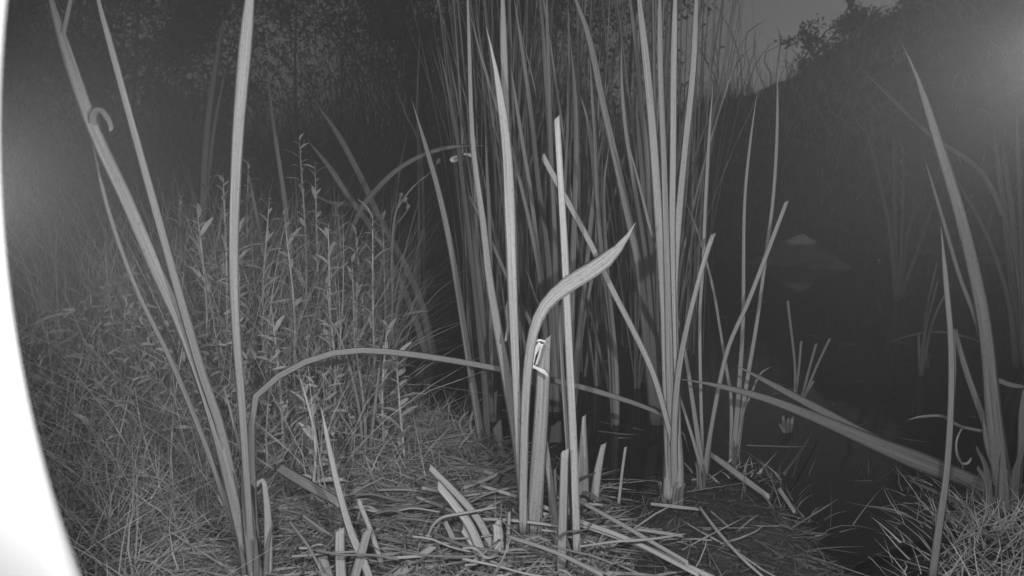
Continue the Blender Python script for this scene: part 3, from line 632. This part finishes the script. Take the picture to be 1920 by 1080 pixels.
# ------------------------------------------------------------------ mid-distance cattails (copies)
def far_proto(k):
    r = empty('distant_cattail', (0, 0, 0), 'dim thin-leaved cattail standing in the water before the dark reed bed', 'cattail', 'distant cattails before the reed bed')
    for i in range(6):
        h_ = random.uniform(.8, 2.0); ax, ay = random.gauss(0, .11)*h_, random.gauss(0, .11)*h_
        pts = [Vector((random.gauss(0, .02), random.gauss(0, .02), -.06)), Vector((ax*.3, ay*.3, h_*.4)), Vector((ax*.65, ay*.65, h_*.75)), Vector((ax, ay, h_))]
        link('leaf', leaf_mesh('leaf', pts, [.009, .0075, .006, .003], M_MID, rot=random.uniform(-1, 1), n=10, eye=None), r, world=False)
    return r
def copy_tree(r, loc, rz):
    c_ = r.copy(); C.objects.link(c_); c_.location = loc; c_.rotation_euler = (0, 0, rz)
    for ch in r.children:
        d_ = ch.copy(); C.objects.link(d_); d_.parent = c_
    return c_
protos = [far_proto(k) for k in range(5)]
spots = []
for k in range(40):
    px = random.choice([random.gauss(1070, 130), random.gauss(950, 80), random.uniform(880, 1420)])
    px = max(px, 885+random.uniform(0, 60))
    py = random.uniform(545, 740) if 830 < px < 1300 else random.uniform(470, 520)
    spots.append(G(px, py, 0))
for k, p in enumerate(spots):
    if k < 5: protos[k].location = p; protos[k].rotation_euler = (0, 0, random.uniform(0, 6))
    else: copy_tree(protos[k % 5], p, random.uniform(0, 6))

# ------------------------------------------------------------------ far reed bed, bank grass
n = 7500
bx = rng.uniform(-4.5, 2.6, n); by = rng.uniform(4.7, 7.2, n)
B = np.stack([bx, by, np.maximum(height(bx, by), -.05)], 1)
hh = np.interp(bx, [-4.5, -1.5, -.9, .35, .75, 1.8, 2.6], [1.0, 1.0, 2.2, 2.2, .9, .7, .45])*rng.uniform(.55, 1.05, n)
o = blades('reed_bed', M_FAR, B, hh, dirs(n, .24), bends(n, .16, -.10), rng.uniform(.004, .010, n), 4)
o['label'] = 'dense dark reed bed filling the far side'; o['category'] = 'reed bed'
n = 9000
bx = rng.uniform(.8, 7, n); by = rng.uniform(5.0, 10.5, n); zz = height(bx, by); k_ = zz > 0
B = np.stack([bx, by, zz], 1)[k_]; n = len(B)
ln = rng.uniform(.10, .42, n)*(.5+1.1*(np.sin(B[:, 0]*3.1+B[:, 1])*np.sin(B[:, 1]*2.7-B[:, 0]*1.3) > .1))
o = blades('bank_grass', M_DRY, B, ln, dirs(n, .4), bends(n, .35, -.45), rng.uniform(.004, .010, n), 4)
o['label'] = 'drooping dry grass covering the far right bank'; o['category'] = 'grass'
n = 5000
bx = rng.uniform(-6, -1.0, n); by = rng.uniform(3.4, 6, n); zz = height(bx, by); k_ = zz > 0
B = np.stack([bx, by, zz], 1)[k_]; n = len(B)
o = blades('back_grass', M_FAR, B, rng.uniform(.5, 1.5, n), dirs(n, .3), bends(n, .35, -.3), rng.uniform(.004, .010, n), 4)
o['label'] = 'dark rank growth behind the left mound'; o['category'] = 'grass'

# rush stems silhouetted on the skyline
rl = [leaf_mesh('stem', [Vector((0, 0, -.1)), Vector((random.gauss(0, .03), 0, .35*s_)), Vector((random.gauss(0, .1), 0, .75*s_)), Vector((random.gauss(0, .22), 0, 1.0*s_))], [.012, .011, .010, .006], M_FAR, n=8, eye=None) for s_ in (1.0, 1.3, .8, 1.1)]
for k, (px, cnt, lab) in enumerate([(1325, 9, 'dark rushes against the sky, nearest the tall right-centre clump'), (1365, 11, 'dense dark rushes against the sky in the middle of skyline row'),
                              (1405, 10, 'dark rushes against the sky left of the skyline gap'), (1440, 7, 'loose dark rushes leaning right beside the skyline gap'), (1480, 5, 'few thin crossing stems in the skyline gap')]):
    Y0 = 8.2+.1*k; x0 = P(px, 100, Y0).x; z0 = ground_z(x0, Y0)
    r = empty('rush_clump', (x0, Y0, z0), lab, 'rushes', 'rushes along the skyline')
    for i in range(cnt):
        o = bpy.data.objects.new('stem', random.choice(rl)); C.objects.link(o); o.parent = r
        o.location = (random.gauss(0, .11), random.gauss(0, .15), 0); o.rotation_euler = (random.gauss(0, .1), random.gauss(.03, .12 if k < 3 else .4), random.uniform(0, 6.3))
        s_ = random.uniform(.6, 1.1)*(1 if k < 3 else .7); o.scale = (1, 1, s_)

# ------------------------------------------------------------------ trees and shrubs at the back
def tube(name, pts, rad, mat, parent, n=None):
    return link(name, leaf_mesh(name, pts, [r*2 for r in rad], mat, 'point', section=RND, n=n or 8, eye=Vector((0.3, -50, 3))), parent)
def tree(x, y, H, cr, nleaf, lab, seed, leafL=(.05, .11), name='broadleaf_tree', cat='tree', clumps=60):
    random.seed(seed); r_ = np.random.default_rng(seed)
    z0 = ground_z(x, y)-.05
    r = empty(name, (x, y, z0), lab, cat, 'trees and shrubs behind the pool')
    base = Vector((x, y, z0)); top = base+Vector((random.gauss(0, .2), random.gauss(0, .2), H*.75))
    tube('trunk', [base, base.lerp(top, .5)+Vector((random.gauss(0, .08), 0, 0)), top], [.012*H**.5, .009*H**.5, .005], M_BARK, r)
    ends = []
    for i in range(9):
        b0 = base.lerp(top, random.uniform(.2, .9)); an = random.uniform(0, 6.3); ln = cr*random.uniform(.5, 1)
        e = b0+Vector((math.cos(an)*ln, math.sin(an)*ln, random.uniform(.1, .9)*ln))
        tube('branch', [b0, b0.lerp(e, .5)+Vector((0, 0, .08)), e], [.012, .009, .003], M_BARK, r, 6)
        ends += [b0.lerp(e, t) for t in (.45, .7, 1)]
    cen = []
    for i in range(clumps):
        e = random.choice(ends); cen.append(np.array(e)+r_.normal(size=3)*cr*.22)
    cen = np.array(cen); sz = r_.uniform(.10, .24, clumps)*cr
    ci = r_.integers(0, clumps, nleaf)
    B = cen[ci]+r_.normal(size=(nleaf, 3))*sz[ci][:, None]*.8
    d_ = r_.normal(size=(nleaf, 3)); d_[:, 2] -= .3; d_ /= np.linalg.norm(d_, axis=1)[:, None]
    blades('crown', M_TREE, B, r_.uniform(*leafL, nleaf), d_, r_.normal(size=(nleaf, 3))*.15, r_.uniform(.02, .04, nleaf), 2, parent=r)
for args in [(-6.6, 9.5, 4.2, 1.9, 26000, 'dark tree in the upper left corner behind the left leaves', 1),
             (-5.0, 10.5, 4.6, 1.6, 24000, 'dark tree left of the sky-lit gaps in the upper left', 2),
             (-3.0, 11.5, 4.2, 1.5, 6500, 'tree with sky showing through its leaves, upper left', 3),
             (-.8, 10.5, 4.6, 1.4, 13000, 'dark tree behind the reed bed at top centre', 4),
             (.3, 11.5, 4.8, 1.6, 8000, 'dark tree behind the central cattail leaves', 5),
             (1.5, 10.5, 3.9, 1.3, 2600, 'open twiggy tree with sky gaps right of centre top', 6)]:
    tree(*args)
for (px, py, Y0, H, cr, nl, lab, sd_) in [(1545, 100, 8.6, .5, .45, 900, 'twiggy dark shrub on the skyline slope', 11), (1640, 20, 9.6, .42, .22, 900, 'small round dark bush on top of the bank', 12),
                                          (1640, 140, 8.0, .35, .3, 600, 'small dark shrub on the bank below the round bush', 13), (1800, 90, 9.0, .7, .55, 1300, 'hazy dark shrub in the upper right corner', 14)]:
    tree(P(px, py, Y0).x, Y0, H, cr, nl, lab, sd_, (.03, .07), 'shrub', 'shrub', 20)
random.seed(99)

# ------------------------------------------------------------------ rocks
def rock(name, loc, size, seed, lab, mat, parent=None, cone=0, group='rocks in the pool'):
    bm = bmesh.new(); bmesh.ops.create_icosphere(bm, subdivisions=3, radius=1)
    for v in bm.verts:
        k = 1+.28*noise.noise(v.co*1.3+Vector((seed, 0, 0)))+.08*noise.noise(v.co*4+Vector((seed, 3, 0)))
        v.co *= k
        if cone and v.co.z > 0: f = 1-.62*min(1, v.co.z); v.co.x *= f; v.co.y *= f
        v.co = Vector((v.co.x*size[0], v.co.y*size[1], v.co.z*size[2]))
    me = bpy.data.meshes.new(name); bm.to_mesh(me); bm.free(); me.materials.append(mat)
    me.polygons.foreach_set('use_smooth', [True]*len(me.polygons))
    o = link(name, me, parent, world=False); o.location = loc
    if lab: tag(o, lab, 'rock', group)
    return o
pr = G(1490, 492)
rk = rock('rock', (pr.x, pr.y, 0), (.26, .2, .17), 2, 'pointed rock with pale top standing in the pool', M_ROCK, cone=1)
rock('pale_top', (.02, -.03, .132), (.085, .07, .038), 5, None, M_ROCKTOP, rk, cone=1)
p = G(1540, 500); rock('rock', (p.x, p.y, -.02), (.16, .12, .06), 8, 'low wet rock at the right foot of pointed rock', M_ROCK)
p = G(1335, 405); rock('rock', (p.x, 5.6, .1), (.16, .12, .1), 4, 'dark rock at the far waterline left of pointed rock', M_ROCK)
p = G(1700, 470); rock('rock', (p.x, p.y, -.02), (.3, .15, .05), 6, 'long low rock at the far right waterline', M_ROCK)
p = G(1840, 490); rock('rock', (p.x, p.y, -.02), (.25, .15, .06), 9, 'low rock at the far waterline near right edge', M_ROCK)
for px, py, lab in [(1648, 487, 'tiny white fleck before the far right waterline'), (1420, 428, 'tiny white fleck at the far waterline left of pointed rock')]:
    p = G(px, py, .01); rock('white_fleck', (p.x, p.y, .008), (.009, .009, .008), 1, lab, M_PITH_GLARE, group='white flecks on the water')  # small bright ellipsoids set at water level

# ------------------------------------------------------------------ the camera's own housing rim and its infrared lamps
def hood():
    """the rounded lower left rim of the round housing mouth round the lens: a thick curved shell"""
    Yd = .30; pc = P(2350, 250, Yd); Rr = (pc-P(0, 250, Yd)).length
    V = []; Fc = []; prof = [(0, .0), (.002, -.004), (.008, -.007), (.03, -.009), (.10, -.010), (.13, .02), (.13, .05), (.06, .05), (.03, .03), (.008, .008)]
    n_ = 48; k = len(prof); fwd = Vector((0, ct, -st)); right = Vector((1, 0, 0)); up = Vector((0, st, ct))
    for i in range(n_):
        an = math.pi-R(8)+R(46)*i/(n_-1)
        e = right*math.cos(an)+up*math.sin(an)
        for (dr, dy) in prof: V.append(pc+e*(Rr+dr)+fwd*dy)
    for i in range(n_-1):
        for j in range(k): Fc.append((i*k+j, (i+1)*k+j, (i+1)*k+(j+1) % k, i*k+(j+1) % k))
    Fc.append(tuple(range(k))); Fc.append(tuple((n_-1)*k+j for j in range(k))[::-1])
    me = bpy.data.meshes.new('camera_hood'); me.from_pydata(V, [], Fc); me.materials.append(M_HOOD)
    me.polygons.foreach_set('use_smooth', [len(f) == 4 for f in Fc]); me.update()
    bm = bmesh.new(); bm.from_mesh(me); bmesh.ops.recalc_face_normals(bm, faces=bm.faces); bm.to_mesh(me); bm.free()
    tag(link('camera_hood', me), 'blurred white curved rim of the camera housing along the left edge', 'camera hood')
hood()
def ir_lamp(pos, aim, energy, cone, lab):
    d_ = (Vector(aim)-Vector(pos)).normalized(); q_ = d_.to_track_quat('-Z', 'Y')
    r = empty('infrared_lamp', pos, lab, 'lamp', 'infrared lamps of the camera')
    for nm, ra, z0, z1, m_ in [('lamp_body', .008, .003, .04, M_METAL), ('lens_ring', .0095, .0, .006, M_HOOD)]:
        bm = bmesh.new(); bmesh.ops.create_cone(bm, cap_ends=True, segments=24, radius1=ra, radius2=ra, depth=z1-z0)
        bmesh.ops.translate(bm, verts=bm.verts, vec=(0, 0, (z0+z1)/2)); me = bpy.data.meshes.new(nm); bm.to_mesh(me); bm.free(); me.materials.append(m_)
        o = link(nm, me, r, world=False); o.rotation_mode = 'QUATERNION'; o.rotation_quaternion = q_
    ld = bpy.data.lights.new('infrared_light', 'SPOT'); ld.energy = energy; ld.spot_size = R(cone); ld.spot_blend = 1; ld.shadow_soft_size = .007
    lo = bpy.data.objects.new('infrared_light', ld); C.objects.link(lo); lo.location = Vector(pos)+d_*.004
    lo.rotation_mode = 'QUATERNION'; lo.rotation_quaternion = q_
ir_lamp(P(-210, 350, .15), (.05, 2.2, .5), 16.5, 176, 'small round infrared lamp left of the camera')
ir_lamp(P(2110, 60, .20), (.1, 2.0, .35), 20, 176, 'small round infrared lamp right of and above the camera')

# ------------------------------------------------------------------ haze volume added to stand in for veiling glare in the lens
bm = bmesh.new(); bmesh.ops.create_cube(bm, size=1)
for v in bm.verts: v.co = Vector((v.co.x*29, 4+v.co.y*25, 2.6+v.co.z*8.0))
me = bpy.data.meshes.new('haze'); bm.to_mesh(me); bm.free()
hm = bpy.data.materials.new('haze'); hm.use_nodes = True; hn = hm.node_tree.nodes
hn.remove(hn['Principled BSDF']); pv = hn.new('ShaderNodeVolumePrincipled')
pv.inputs['Color'].default_value = (.9, .9, .9, 1); pv.inputs['Density'].default_value = .064; pv.inputs['Anisotropy'].default_value = .5
hm.node_tree.links.new(hn['Material Output'].inputs['Volume'], pv.outputs[0]); me.materials.append(hm)
o = link('haze', me); o['kind'] = 'stuff'
